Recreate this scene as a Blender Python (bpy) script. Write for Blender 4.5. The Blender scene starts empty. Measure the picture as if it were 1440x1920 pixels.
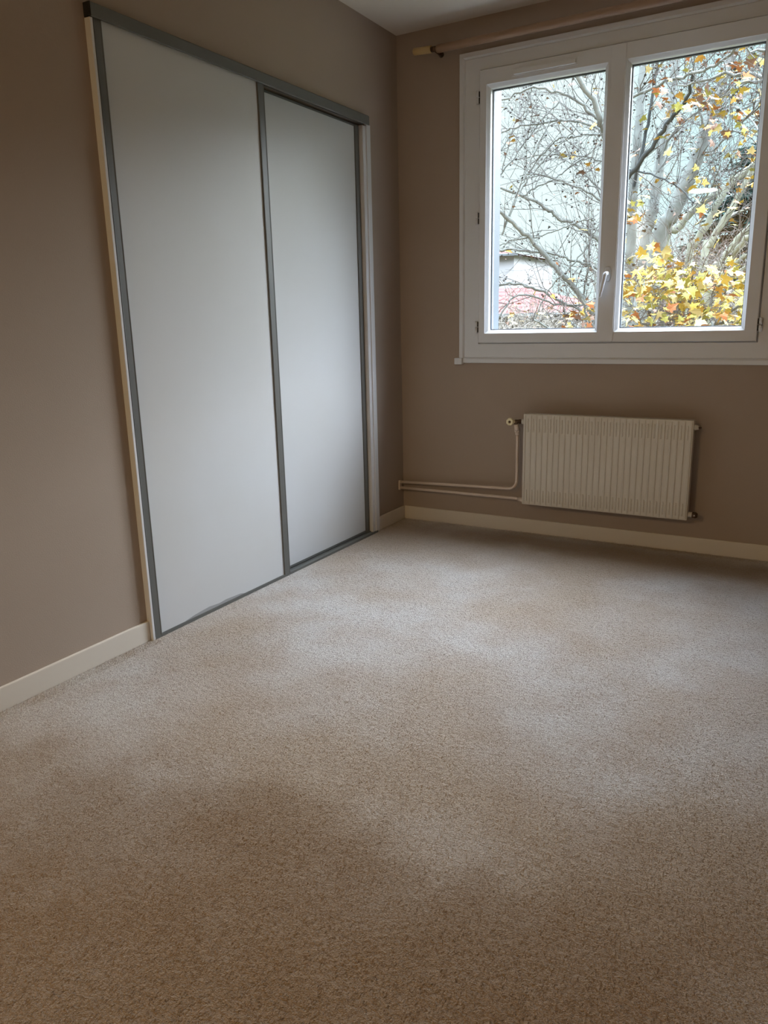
import bpy, bmesh, math, random
from mathutils import Vector, Matrix
S = bpy.context.scene
COL = S.collection

# ------------------------------------------------------------------ camera, sky, light, exposure
F_PX = 1434.9
CAM = Vector((2.0646, -3.7849, 1.1151)); YAW, PITCH, ROLL = 0.5263, -0.2453, -0.0232
fwd = Vector((-math.sin(YAW)*math.cos(PITCH), math.cos(YAW)*math.cos(PITCH), math.sin(PITCH)))
rgt0 = fwd.cross(Vector((0, 0, 1))).normalized(); up0 = rgt0.cross(fwd)
rgt = math.cos(ROLL)*rgt0 + math.sin(ROLL)*up0
upv = -math.sin(ROLL)*rgt0 + math.cos(ROLL)*up0
cd = bpy.data.cameras.new('camera'); cam = bpy.data.objects.new('camera', cd); COL.objects.link(cam)
cd.sensor_fit = 'VERTICAL'; cd.sensor_height = 24; cd.lens = 24*F_PX/1920; cd.clip_start = 0.02; cd.clip_end = 500
m = Matrix((rgt, upv, -fwd)).transposed().to_4x4(); m.translation = CAM
cam.matrix_world = m
S.camera = cam
S.view_settings.view_transform = 'Standard'; S.view_settings.look = 'None'
S.view_settings.exposure = 0.0; S.view_settings.gamma = 1.0
S.view_settings.use_curve_mapping = False
S.cycles.use_denoising = True
S.cycles.max_bounces = 14; S.cycles.diffuse_bounces = 9; S.cycles.transparent_max_bounces = 16
S.cycles.sample_clamp_indirect = 6.0
S.cycles.caustics_reflective = False; S.cycles.caustics_refractive = False

SKY_LOW, SKY_HIGH = 1.22, 27.0
def make_world():
    w = bpy.data.worlds.new('sky'); S.world = w; w.use_nodes = True
    nt = w.node_tree; N = nt.nodes; L = nt.links; N.clear()
    out = N.new('ShaderNodeOutputWorld'); bg = N.new('ShaderNodeBackground'); tc = N.new('ShaderNodeTexCoord')
    sep = N.new('ShaderNodeSeparateXYZ'); L.new(tc.outputs['Generated'], sep.inputs[0])
    noi = N.new('ShaderNodeTexNoise'); noi.inputs['Scale'].default_value = 3.0; noi.inputs['Detail'].default_value = 3
    L.new(tc.outputs['Generated'], noi.inputs['Vector'])
    cr = N.new('ShaderNodeValToRGB'); L.new(noi.outputs['Fac'], cr.inputs['Fac'])
    cr.color_ramp.elements[0].position = .35; cr.color_ramp.elements[0].color = (.64, .92, .98, 1)
    cr.color_ramp.elements[1].position = .65; cr.color_ramp.elements[1].color = (.84, .98, 1.0, 1)
    
    mr = N.new('ShaderNodeMapRange'); L.new(sep.outputs['Z'], mr.inputs['Value'])
    mr.inputs['From Min'].default_value = .30; mr.inputs['From Max'].default_value = .62
    mr.inputs['To Min'].default_value = SKY_LOW; mr.inputs['To Max'].default_value = SKY_HIGH
    mc = N.new('ShaderNodeMix'); mc.data_type = 'RGBA'; mh = N.new('ShaderNodeMapRange')
    mh.inputs['From Min'].default_value = .28; mh.inputs['From Max'].default_value = .40; L.new(sep.outputs['Z'], mh.inputs['Value'])
    L.new(mh.outputs['Result'], mc.inputs['Factor']); L.new(cr.outputs['Color'], mc.inputs['A']); mc.inputs['B'].default_value = (.85, .95, 1.16, 1)
    L.new(mc.outputs['Result'], bg.inputs['Color']); L.new(mr.outputs['Result'], bg.inputs['Strength'])
    L.new(bg.outputs[0], out.inputs[0])
make_world()
def light(name, typ, loc, direction, energy, color, **kw):
    d = bpy.data.lights.new(name, typ); o = bpy.data.objects.new(name, d); COL.objects.link(o)
    d.energy = energy; d.color = color
    for k, v in kw.items(): setattr(d, k, v)
    o.location = loc; o.rotation_euler = Vector(direction).to_track_quat('-Z', 'Y').to_euler()
    return o
# sun behind a thin cloud layer: very soft
light('sun', 'SUN', (6, 12, 12), (-0.45, -1.0, -1.0), 22.0, (.93, .95, 1.0), angle=math.radians(64))
p = light('window_portal', 'AREA', (1.12, .3, 1.62), (0, -1, 0), 1, (1, 1, 1), shape='RECTANGLE', size=1.5, size_y=1.4)
p.data.cycles.is_portal = True
# the ceiling lamp behind the photographer, seen mirrored in the right pane
light('ceiling_lamp_light', 'AREA', (.64, -5.80, 2.425), (0, .02, -1), 74, (1.0, .74, .36), shape='DISK', size=.30)

def at(px, py, Y):
    """the point at depth Y (world y) seen through photo pixel px,py"""
    D = fwd + (px-720)/F_PX*rgt - (py-960)/F_PX*upv
    t = (Y-CAM.y)/D.y
    return CAM + D*t

# ------------------------------------------------------------------ materials
def mat(name, color, rough=.6, metal=0.0, bump=None, mottling=None, spec=None, coat=0):
    m = bpy.data.materials.new(name); m.use_nodes = True
    nt = m.node_tree; N = nt.nodes; L = nt.links; b = N['Principled BSDF']
    b.inputs['Base Color'].default_value = (*color, 1); b.inputs['Roughness'].default_value = rough
    b.inputs['Metallic'].default_value = metal
    if spec is not None: b.inputs['Specular IOR Level'].default_value = spec
    tc = N.new('ShaderNodeTexCoord')
    if mottling:
        sc, amt, col2 = mottling
        n = N.new('ShaderNodeTexNoise'); n.inputs['Scale'].default_value = sc; n.inputs['Detail'].default_value = 5
        L.new(tc.outputs['Object'], n.inputs['Vector'])
        mx = N.new('ShaderNodeMix'); mx.data_type = 'RGBA'
        mx.inputs['A'].default_value = (*color, 1); mx.inputs['B'].default_value = (*col2, 1)
        mr = N.new('ShaderNodeMapRange'); mr.inputs['From Min'].default_value = .4; mr.inputs['From Max'].default_value = .7
        mr.inputs['To Max'].default_value = amt
        L.new(n.outputs['Fac'], mr.inputs['Value']); L.new(mr.outputs['Result'], mx.inputs['Factor'])
        L.new(mx.outputs['Result'], b.inputs['Base Color'])
    if bump:
        sc, st, dist = bump
        n = N.new('ShaderNodeTexNoise'); n.inputs['Scale'].default_value = sc; n.inputs['Detail'].default_value = 3
        L.new(tc.outputs['Object'], n.inputs['Vector'])
        bp = N.new('ShaderNodeBump'); bp.inputs['Strength'].default_value = st; bp.inputs['Distance'].default_value = dist
        L.new(n.outputs['Fac'], bp.inputs['Height']); L.new(bp.outputs['Normal'], b.inputs['Normal'])
    return m
def s2l(*c):
    return tuple((v/255/12.92 if v/255 <= .04045 else ((v/255+.055)/1.055)**2.4) for v in c)
M = {}
M['wall'] = mat('taupe_wallpaper', s2l(162, 147, 134), .85, bump=(260, .25, .002), mottling=(2.2, .25, s2l(154, 137, 123)), spec=.2)
M['ceiling'] = mat('ceiling_paint', s2l(216, 208, 196), .9, spec=.2)
M['trim'] = mat('cream_trim_paint', s2l(206, 198, 186), .45, bump=(30, .08, .002))
M['pvc'] = mat('white_pvc', s2l(214, 217, 221), .42)
M['gasket'] = mat('grey_gasket', s2l(60, 68, 76), .6)
M['door'] = mat('white_laminate', s2l(196, 197, 198), .45, mottling=(1.3, .5, s2l(190, 188, 182)), spec=.35)
M['jamb'] = mat('white_jamb', s2l(206, 206, 208), .5)
M['grey_alu'] = mat('grey_lacquered_metal', s2l(94, 94, 90), .45, metal=0)
M['outer_alu'] = mat('outside_guide_metal', s2l(64, 72, 80), .5)
M['dark'] = mat('dark_void', s2l(30, 28, 28), .8)
M['rad'] = mat('radiator_enamel', s2l(198, 192, 180), .35, bump=(60, .05, .001))
M['pipe'] = mat('pipe_paint', s2l(206, 190, 176), .4)
M['cream'] = mat('cream_plastic', s2l(226, 216, 180), .4)
M['brass'] = mat('dark_brass', s2l(88, 66, 48), .4, metal=.6)
M['chrome'] = mat('steel_tip', s2l(170, 165, 155), .3, metal=.9)
M['wood'] = mat('curtain_pole_wood', s2l(152, 124, 100), .5, bump=(40, .1, .002), mottling=(14, .6, s2l(136, 110, 88)))
M['wood2'] = mat('pale_wood_cap', s2l(194, 168, 116), .5)
def carpet_mat(name, grain):
    m = bpy.data.materials.new(name); m.use_nodes = True
    nt = m.node_tree; N = nt.nodes; L = nt.links; b = N['Principled BSDF']
    b.inputs['Roughness'].default_value = 1.0; b.inputs['Specular IOR Level'].default_value = .05
    b.inputs['Sheen Weight'].default_value = .3; b.inputs['Sheen Roughness'].default_value = .5
    tc = N.new('ShaderNodeTexCoord')
    def noise(sc, det, rough=.5, vec=None):
        n = N.new('ShaderNodeTexNoise'); n.inputs['Scale'].default_value = sc; n.inputs['Detail'].default_value = det
        n.inputs['Roughness'].default_value = rough
        L.new(vec or tc.outputs['Object'], n.inputs['Vector']); return n
    def mr(src, a, c, lo, hi):
        r = N.new('ShaderNodeMapRange'); r.inputs['From Min'].default_value = a; r.inputs['From Max'].default_value = c
        r.inputs['To Min'].default_value = lo; r.inputs['To Max'].default_value = hi; L.new(src, r.inputs['Value']); return r.outputs['Result']
    def mix(fac, a, c, blend='MIX'):
        x = N.new('ShaderNodeMix'); x.data_type = 'RGBA'; x.blend_type = blend
        L.new(fac, x.inputs['Factor'])
        for k, v in (('A', a), ('B', c)):
            if isinstance(v, tuple): x.inputs[k].default_value = (*v, 1)
            else: L.new(v, x.inputs[k])
        return x.outputs['Result']
    big = noise(1.1, 3, .5); med = noise(5.5, 4, .6); fine = noise(250, 2, .75); fine2 = noise(75, 3, .75)
    c = mix(mr(big.outputs['Fac'], .42, .62, 0, 1), s2l(202, 199, 196), s2l(182, 168, 152))
    c = mix(mr(med.outputs['Fac'], .42, .68, 0, .45), c, s2l(170, 152, 134))
    # brown patches: some wear, plus painted-in dimness near the viewer and under the window
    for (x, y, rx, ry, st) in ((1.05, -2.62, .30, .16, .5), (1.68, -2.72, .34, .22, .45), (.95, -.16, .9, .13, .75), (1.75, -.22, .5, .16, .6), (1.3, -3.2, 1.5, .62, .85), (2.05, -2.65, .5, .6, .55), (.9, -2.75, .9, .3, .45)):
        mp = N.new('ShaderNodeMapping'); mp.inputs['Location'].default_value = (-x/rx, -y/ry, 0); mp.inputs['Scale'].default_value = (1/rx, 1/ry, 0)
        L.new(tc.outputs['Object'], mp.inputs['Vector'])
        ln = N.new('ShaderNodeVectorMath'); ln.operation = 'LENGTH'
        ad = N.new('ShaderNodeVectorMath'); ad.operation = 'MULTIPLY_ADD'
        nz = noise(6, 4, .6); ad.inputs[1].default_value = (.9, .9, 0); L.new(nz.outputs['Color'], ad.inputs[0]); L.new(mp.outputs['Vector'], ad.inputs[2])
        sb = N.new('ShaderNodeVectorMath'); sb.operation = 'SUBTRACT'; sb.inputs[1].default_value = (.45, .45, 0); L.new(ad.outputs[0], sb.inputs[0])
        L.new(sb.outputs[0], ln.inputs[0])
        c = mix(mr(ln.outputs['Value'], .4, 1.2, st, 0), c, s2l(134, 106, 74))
    c = mix(mr(fine.outputs['Fac'], .30, .56, .62*grain, 0), c, s2l(100, 86, 74))
    c = mix(mr(fine2.outputs['Fac'], .32, .5, .4*max(grain, .3), 0), c, s2l(120, 102, 86))
    L.new(c, b.inputs['Base Color'])
    if not grain: return m
    bp = N.new('ShaderNodeBump'); bp.inputs['Strength'].default_value = .7; bp.inputs['Distance'].default_value = .006
    L.new(fine.outputs['Fac'], bp.inputs['Height'])
    bp2 = N.new('ShaderNodeBump'); bp2.inputs['Strength'].default_value = .6; bp2.inputs['Distance'].default_value = .02
    L.new(fine2.outputs['Fac'], bp2.inputs['Height']); L.new(bp.outputs['Normal'], bp2.inputs['Normal'])
    L.new(bp2.outputs['Normal'], b.inputs['Normal'])
    return m
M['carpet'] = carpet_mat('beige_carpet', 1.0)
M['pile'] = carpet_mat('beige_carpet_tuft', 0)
def glass_mat():
    m = bpy.data.materials.new('clear_glass'); m.use_nodes = True
    nt = m.node_tree; N = nt.nodes; L = nt.links; N.clear()
    o = N.new('ShaderNodeOutputMaterial'); t = N.new('ShaderNodeBsdfTransparent'); g = N.new('ShaderNodeBsdfGlossy')
    t.inputs['Color'].default_value = (.96, .985, .98, 1); g.inputs['Roughness'].default_value = 0.0
    mx = N.new('ShaderNodeMixShader')
    # Schlick reflectance, the same from either side of the pane
    ge = N.new('ShaderNodeNewGeometry'); dt = N.new('ShaderNodeVectorMath'); dt.operation = 'DOT_PRODUCT'
    L.new(ge.outputs['Incoming'], dt.inputs[0]); L.new(ge.outputs['Normal'], dt.inputs[1])
    def mth(op, a, b=None):
        x = N.new('ShaderNodeMath'); x.operation = op
        for i, v in enumerate((a, b)):
            if v is None: continue
            if isinstance(v, (int, float)): x.inputs[i].default_value = v
            else: L.new(v, x.inputs[i])
        return x.outputs[0]
    c = mth('SUBTRACT', 1.0, mth('ABSOLUTE', dt.outputs['Value']))
    f = mth('ADD', mth('MULTIPLY', mth('POWER', c, 5.0), .96), .04)
    L.new(f, mx.inputs[0]); L.new(t.outputs[0], mx.inputs[1]); L.new(g.outputs[0], mx.inputs[2]); L.new(mx.outputs[0], o.inputs[0])
    return m
M['glass'] = glass_mat()

# ------------------------------------------------------------------ mesh helpers
def box(bm, x0, x1, y0, y1, z0, z1, bev=0, mi=0):
    vs = [bm.verts.new((x, y, z)) for x in (x0, x1) for y in (y0, y1) for z in (z0, z1)]
    fs = [bm.faces.new([vs[i] for i in q]) for q in ((0,1,3,2),(4,6,7,5),(0,4,5,1),(2,3,7,6),(0,2,6,4),(1,5,7,3))]
    for f in fs: f.material_index = mi
    if bev:
        es = list({e for f in fs for e in f.edges})
        bmesh.ops.bevel(bm, geom=es, offset=bev, segments=2, affect='EDGES', profile=.6)
def frame_of(t):
    t = t.normalized(); a = Vector((0, 0, 1)) if abs(t.z) < .9 else Vector((1, 0, 0))
    u = t.cross(a).normalized(); return u, t.cross(u)
def tube(bm, pts, rad, seg=12, cap=True, smooth=True, mi=0):
    pts = [Vector(p) for p in pts]; n = len(pts)
    rads = rad if isinstance(rad, (list, tuple)) else [rad]*n
    rings = []; u = None
    for i, p in enumerate(pts):
        t = (pts[min(i+1, n-1)]-pts[max(i-1, 0)])
        if t.length < 1e-9: t = Vector((0, 0, 1))
        if u is None: u, v = frame_of(t)
        else:
            tt = t.normalized(); u = (u-tt*u.dot(tt))
            if u.length < 1e-6: u, v = frame_of(t)
            u.normalize(); v = tt.cross(u)
        rings.append([bm.verts.new(p+(math.cos(2*math.pi*k/seg)*u+math.sin(2*math.pi*k/seg)*v)*rads[i]) for k in range(seg)])
    for a, b in zip(rings, rings[1:]):
        for k in range(seg):
            f = bm.faces.new((a[k], a[(k+1) % seg], b[(k+1) % seg], b[k])); f.smooth = smooth; f.material_index = mi
    if cap:
        bm.faces.new(rings[0][::-1]).material_index = mi; bm.faces.new(rings[-1]).material_index = mi
def rect_loft(bm, loops, closed=False):
    """loops: (x0,x1,z0,z1,y) rectangles joined in sequence"""
    R = []
    for x0, x1, z0, z1, y in loops:
        R.append([bm.verts.new((x, y, z)) for x, z in ((x0, z0), (x1, z0), (x1, z1), (x0, z1))])
    seq = list(zip(R, R[1:])) + ([(R[-1], R[0])] if closed else [])
    for a, b in seq:
        for k in range(4): bm.faces.new((a[k], a[(k+1) % 4], b[(k+1) % 4], b[k]))
def prof_extrude_z(bm, prof, z0, z1):
    """closed xy profile extruded along z"""
    a = [bm.verts.new((x, y, z0)) for x, y in prof]; b = [bm.verts.new((x, y, z1)) for x, y in prof]
    n = len(prof)
    for k in range(n): bm.faces.new((a[k], a[(k+1) % n], b[(k+1) % n], b[k]))
    bm.faces.new(a[::-1]); bm.faces.new(b)
def obj(name, bm, m, parent=None, loc=None):
    bmesh.ops.recalc_face_normals(bm, faces=bm.faces)
    me = bpy.data.meshes.new(name); bm.to_mesh(me); bm.free()
    for x in (m if isinstance(m, (list, tuple)) else [m]): me.materials.append(x)
    o = bpy.data.objects.new(name, me); COL.objects.link(o)
    if parent is not None:
        o.parent = parent
        if parent.location.length > 0 or parent.parent:
            w = Vector(parent.location) if parent.parent is None else Vector(parent.location)+Vector(parent.parent.location)
            o.location = -w if parent.type == 'EMPTY' else Vector((0, 0, 0))
    return o
def thing(name, label, cat, loc=(0, 0, 0), group=None):
    o = bpy.data.objects.new(name, None); COL.objects.link(o); o.location = loc; o.empty_display_size = .1
    o['label'] = label; o['category'] = cat
    if group: o['group'] = group
    return o
def tag(o, label, cat, group=None, kind=None):
    o['label'] = label; o['category'] = cat
    if group: o['group'] = group
    if kind: o['kind'] = kind
    return o
def struct(name, bm, m, label, cat='room structure'):
    o = obj(name, bm, m); o['kind'] = 'structure'; o['label'] = label; o['category'] = cat; return o
def B(*boxes):
    bm = bmesh.new()
    for b in boxes: box(bm, *b)
    return bm

# ------------------------------------------------------------------ room shell
RX, RY, H = 2.95, -6.70, 2.5
CY0, CY1, CH = -1.955, -.335, 2.035        # closet opening
WX0, WX1, WZ0, WZ1 = .425, 1.815, .96, 2.28
struct('floor', B((-.6, RX+.1, RY-.1, .12, -.1, 0)), M['carpet'], 'beige cut-pile carpet with brown patches of wear and painted-in dimness covering the floor', 'floor')
struct('ceiling', B((-.1, RX+.1, RY-.1, .25, H, H+.1)), M['ceiling'], 'off-white painted ceiling', 'ceiling')
struct('wall_left', B((-.1, 0, RY, CY0, 0, H), (-.1, 0, CY0, CY1, CH, H), (-.1, 0, CY1, .0, 0, H)), M['wall'],
       'taupe papered wall with the sliding closet doors', 'wall')
struct('wall_back', B((-.1, WX0, 0, .25, 0, H), (WX1, RX+.1, 0, .25, 0, H), (WX0, WX1, 0, .25, 0, WZ0), (WX0, WX1, 0, .25, WZ1, H)), M['wall'],
       'taupe papered wall with the window and radiator', 'wall')
struct('wall_outside', B((-12, -.1, .0, .25, -5.6, 9), (RX+.1, 14, .0, .25, -5.6, 9), (-.1, RX+.1, 0, .25, -5.6, 0), (-.1, RX+.1, 0, .25, H, 9)), M['wall'],
       'outer face of the building around the window', 'wall')
struct('wall_right', B((RX, RX+.1, RY, 0, 0, H)), M['wall'], 'taupe papered wall facing the closet', 'wall')
struct('wall_rear', B((-.1, RX+.1, RY-.1, RY, 0, H)), M['wall'], 'taupe papered wall behind the viewer', 'wall')
struct('wall_closet', B((-.62, -.6, CY0-.02, CY1+.02, 0, H), (-.6, -.1, CY0-.02, CY0, 0, H), (-.6, -.1, CY1, CY1+.02, 0, H), (-.6, -.1, CY0, CY1, 2.2, 2.22)),
       M['dark'], 'dark inside of the built-in closet', 'wall')
bb = .0755
def carpet_pile():
    import numpy as np
    rg = np.random.default_rng(5)
    n1, n2, n3 = 430000, 7000, 3500
    # denser close to the viewer where single tufts can be seen
    x = rg.uniform(.012, RX-.02, n1); y = -3.75*rg.uniform(0, 1, n1)**.72-.012
    xb = np.concatenate([rg.uniform(.012, RX-.02, n2), rg.uniform(.014, .06, n3)])
    yb = np.concatenate([-.014-rg.uniform(0, .035, n2), -rg.uniform(1.95, 3.6, n3)])
    x = np.concatenate([x, xb]); y = np.concatenate([y, yb]); n = len(x)
    # the pile leans in broad swirls, as left by feet and a vacuum cleaner
    a = 1.8*np.sin(2.1*x+1.3*np.sin(1.7*y))+1.5*np.sin(1.6*y+1.1*np.sin(2.9*x+.5))+.8*np.sin(6.3*x-5.1*y+1.7*np.sin(3*y))+rg.normal(0, .7, n)
    l = rg.uniform(.001, .005, n); h = rg.uniform(.0015, .0042, n); h[n1:] *= rg.uniform(1.0, 3.2, n-n1)
    w = rg.uniform(.0007, .0014, n); b = rg.uniform(0, 2*np.pi, n)
    V = np.zeros((n, 3, 3), np.float32)
    V[:, 0, 0] = x-w*np.cos(b); V[:, 0, 1] = y-w*np.sin(b); V[:, 0, 2] = -.0005
    V[:, 1, 0] = x+w*np.cos(b); V[:, 1, 1] = y+w*np.sin(b); V[:, 1, 2] = -.0005
    V[:, 2, 0] = x+l*np.cos(a); V[:, 2, 1] = y+l*np.sin(a); V[:, 2, 2] = h
    me = bpy.data.meshes.new('carpet_pile'); me.vertices.add(n*3); me.vertices.foreach_set('co', V.ravel())
    me.loops.add(n*3); me.loops.foreach_set('vertex_index', np.arange(n*3, dtype=np.int32))
    me.polygons.add(n); me.polygons.foreach_set('loop_start', np.arange(0, n*3, 3, dtype=np.int32))
    me.polygons.foreach_set('loop_total', np.full(n, 3, dtype=np.int32)); me.update(); me.validate()
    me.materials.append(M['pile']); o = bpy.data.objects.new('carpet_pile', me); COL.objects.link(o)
    tag(o, 'short upright beige wool tufts of the fitted carpet', 'carpet', kind='stuff')
carpet_pile()
struct('baseboard_left', B((0, .012, RY, CY0-.012, 0, bb, .003), (0, .012, -.298, 0, 0, bb, .003)), M['trim'], 'cream skirting board along the closet wall', 'baseboard')
struct('baseboard_back', B((0.012, RX, -.012, 0, 0, bb, .003)), M['trim'], 'cream skirting board below the radiator', 'baseboard')
struct('baseboard_right', B((RX-.012, RX, RY, -.012, 0, bb, .003)), M['trim'], 'cream skirting board opposite the closet', 'baseboard')

t = thing('ceiling_lamp', 'round flush ceiling lamp behind the viewer, mirrored in the right window pane', 'lamp', (.64, -5.80, 2.5))
bm = bmesh.new(); tube(bm, [(.64, -5.80, 2.5), (.64, -5.80, 2.432), (.64, -5.80, 2.428)], [.17, .17, .16], 40); obj('lamp_housing', bm, M['jamb'], t)

# ------------------------------------------------------------------ window (fixed casing = structure, sashes as its parts)
fx0, fx1, fz0, fz1 = .355, 1.883, .888, 2.352
sx0, sx1, sz0, sz1 = .467, 1.771, .991, 2.262
bm = bmesh.new()
def rl(i, y): return (fx0+i, fx1-i, fz0+i, fz1-i, y)
rect_loft(bm, [rl(0, .0), rl(0, -.014), rl(.002, -.016), rl(.020, -.016), rl(.026, -.009), rl(.028, -.006), rl(.031, -.009),
               (sx0-.006, sx1+.006, sz0-.006, sz1+.006, -.010), (sx0-.004, sx1+.004, sz0-.004, sz1+.004, .0),
               (.49, 1.748, 1.02, 2.235, .012), (.49, 1.748, 1.02, 2.235, .06), (fx0+.02, fx1-.02, fz0+.02, fz1-.02, .06), (fx0+.02, fx1-.02, fz0+.02, fz1-.02, 0.0)])
win = struct('window_1', bm, M['pvc'], 'white two-sash window in a wide flat casing over the radiator', 'window')
seam = 1.150
def sash(x0, x1, gx0, gx1, gz0, gz1, name='sash'):
    bm = bmesh.new(); a = (x0, x1, sz0, sz1)
    def g(i, y): return (gx0-i, gx1+i, gz0-i, gz1+i, y)
    rect_loft(bm, [(*a, .02), (*a, -.024), (x0+.003, x1-.003, sz0+.003, sz1-.003, -.027),
                   g(.016, -.027), g(.014, -.024), g(.003, -.012), g(0, -.008), g(0, .028), g(.0, .05), (*[v for v in a], .05)], closed=True)
    o = obj(name, bm, M['pvc'], win)
    bm = bmesh.new()
    rect_loft(bm, [g(0.0, .0175), g(-.0045, .018), g(-.0045, .034), g(0.0, .0345)])
    obj('gasket', bm, M['gasket'], o)
    bm = bmesh.new(); box(bm, gx0, gx1, .022, .030, gz0, gz1)
    obj('glass_pane', bm, M['glass'], o)
    return o
s1 = sash(sx0, seam-.001, .517, 1.062, 1.054, 2.180)
s2 = sash(seam+.001, sx1, 1.173, 1.7045, 1.054, 2.180)
# meeting-stile cover strip on the left sash
obj('cover_strip', B((1.092, seam+.004, -.031, -.026, sz0+.004, sz1-.004, .0015)), M['pvc'], win)
obj('shutter_guide', B((.455, .514, .060, .137, .94, 2.30)), M['outer_alu'], win)
obj('shutter_guide', B((1.712, 1.80, .060, .137, .94, 2.30)), M['outer_alu'], win)
obj('outer_sill', B((.44, 1.80, .06, .32, .90, .965)), M['pvc'], win)
obj('air_vent', B((.640, .935, -.040, -.0262, 2.214, 2.234, .003), (.632, .942, -.031, -.0262, 2.209, 2.240, .002)), M['pvc'], win)
for x, zs in ((.456, (2.145, 1.598, 1.070)), (1.782, (2.145, 1.598, 1.061))):
    for z in zs:
        bm = bmesh.new(); tube(bm, [(x, -.026, z-.030), (x, -.026, z-.001)], .0065, 14); tube(bm, [(x, -.026, z+.001), (x, -.026, z+.030)], .0065, 14)
        box(bm, x-.009, x+.004, -.022, -.010, z-.028, z+.028)
        h = obj('hinge', bm, M['pvc'], win)
        xs = sx0 if x < 1 else sx1+.003
        obj('hinge_gap', B((xs-.004, xs, -.0275, -.012, z-.026, z-.002), (xs-.004, xs, -.0275, -.012, z+.003, z+.026)), M['dark'], h)
# handle
hb = bmesh.new()
prof = []
for k in range(24):
    a = 2*math.pi*k/24; c, s = math.cos(a), math.sin(a)
    prof.append((1.119+.0145*math.copysign(abs(c)**.7, c), 1.301+.034*math.copysign(abs(s)**.7, s)))
for y0, y1, k0 in ((-.031, -.039, 1.0), (-.039, -.041, .88)):
    pass
A = [hb.verts.new((x, -.031, z)) for x, z in prof]; Bv = [hb.verts.new((x, -.038, z)) for x, z in prof]
Cv = [hb.verts.new((1.119+(x-1.119)*.8, -.041, 1.301+(z-1.301)*.9)) for x, z in prof]
for P, Q in ((A, Bv), (Bv, Cv)):
    for k in range(24): hb.faces.new((P[k], P[(k+1) % 24], Q[(k+1) % 24], Q[k])).smooth = True
hb.faces.new(Cv); hb.faces.new(A[::-1])
hd = obj('handle', hb, M['pvc'], win)
lb = bmesh.new()
tube(lb, [(1.119, -.038, 1.303), (1.119, -.060, 1.303), (1.1185, -.070, 1.301), (1.116, -.075, 1.293), (1.112, -.076, 1.27), (1.104, -.076, 1.235), (1.097, -.074, 1.200), (1.096, -.073, 1.197)],
     [.0095, .009, .0095, .0095, .0085, .008, .0075, .003], 16)
obj('lever', lb, M['pvc'], hd)
# small raceway end below the casing corner
bm = B((.335, .378, -.034, 0, .881, .914, .004))
tag(obj('sill_end_cap', bm, M['pvc']), 'small white square plastic end cap at the bottom left corner of the window casing', 'end cap')

# ------------------------------------------------------------------ curtain pole
t = thing('curtain_pole', 'round wooden curtain pole running above the window, paler bare end stub near the corner', 'curtain pole', (1.1, -.08, 2.375))
bm = bmesh.new(); tube(bm, [(.262, -.08, 2.374), (.266, -.08, 2.374), (.275, -.08, 2.374), (1.2, -.08, 2.376), (2.02, -.08, 2.377)], [.010, .0165, .0185, .0185, .0185], 24)
obj('pole', bm, M['wood'], t)
bm = bmesh.new(); tube(bm, [(.140, -.08, 2.383), (.144, -.08, 2.383), (.236, -.08, 2.378)], [.012, .0165, .0165], 20)
obj('end_stub', bm, M['wood2'], t)['label'] = 'pale bare wooden end stub'
bm = bmesh.new(); tube(bm, [(.236, -.08, 2.377), (.263, -.08, 2.376)], .0125, 16)
tube(bm, [(.252, -.078, 2.376), (.252, -.03, 2.374), (.252, 0, 2.372)], [.010, .009, .014], 14)
obj('bracket', bm, M['brass'], t)
bm = bmesh.new(); tube(bm, [(1.95, -.08, 2.376), (1.965, -.08, 2.376)], .024, 16); tube(bm, [(1.957, -.07, 2.376), (1.957, 0, 2.374)], [.010, .014], 14)
obj('bracket', bm, M['brass'], t)

# ------------------------------------------------------------------ radiator and pipes
r = thing('radiator', 'white fluted steel panel radiator hung on the wall under the window', 'radiator', (1.153, -.09, .18))
rx0, rx1, rz0, rz1 = .752, 1.556, .180, .646
bm = bmesh.new()
box(bm, rx0, rx1, -.113, -.068, rz0, rz1, .006)
obj('panel', bm, M['rad'], r)
n = 28; pitch = (rx1-rx0-.020)/(n-1)
bm = bmesh.new()
def ridge(bm, x, z0, z1, w, d, y0=-.1125):
    R = []
    for z, k in ((z0, .0), (z0+.012, 1), (z1-.012, 1), (z1, .0)):
        R.append([bm.verts.new((x+w*math.cos(a), y0-d*k*math.sin(a), z)) for a in [math.pi*i/6 for i in range(7)]])
    for a, b in zip(R, R[1:]):
        for i in range(6): bm.faces.new((a[i], a[i+1], b[i+1], b[i])).smooth = True
for i in range(n):
    x = rx0+.010+i*pitch
    ridge(bm, x, rz0+.004, rz1-.004, .0046, .0045)
    if i < n-1:
        ridge(bm, x+pitch*.5, rz1-.092, rz1-.022, .0036, .0050)
        ridge(bm, x+pitch*.5, rz0+.018, rz0+.082, .0036, .0052)
obj('fluting', bm, M['rad'], r)
obj('wall_bracket', B((rx0+.12, rx0+.15, -.069, 0, .25, .60)), M['rad'], r)
obj('wall_bracket', B((rx1-.15, rx1-.12, -.069, 0, .25, .60)), M['rad'], r)
bm = bmesh.new(); tube(bm, [(rx1-.004, -.09, .613), (rx1+.004, -.09, .613), (rx1+.018, -.09, .612)], [.013, .013, .0085], 16)
pl = obj('blanking_plug', bm, M['rad'], r)
bm = bmesh.new(); tube(bm, [(rx1+.017, -.09, .612), (rx1+.030, -.09, .611)], .0045, 10); obj('plug_tip', bm, M['brass'], pl)
bm = bmesh.new(); tube(bm, [(rx1-.012, -.09, .207), (rx1+.022, -.09, .206)], .0125, 16)
pl = obj('bleed_collar', bm, M['rad'], r)
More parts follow.
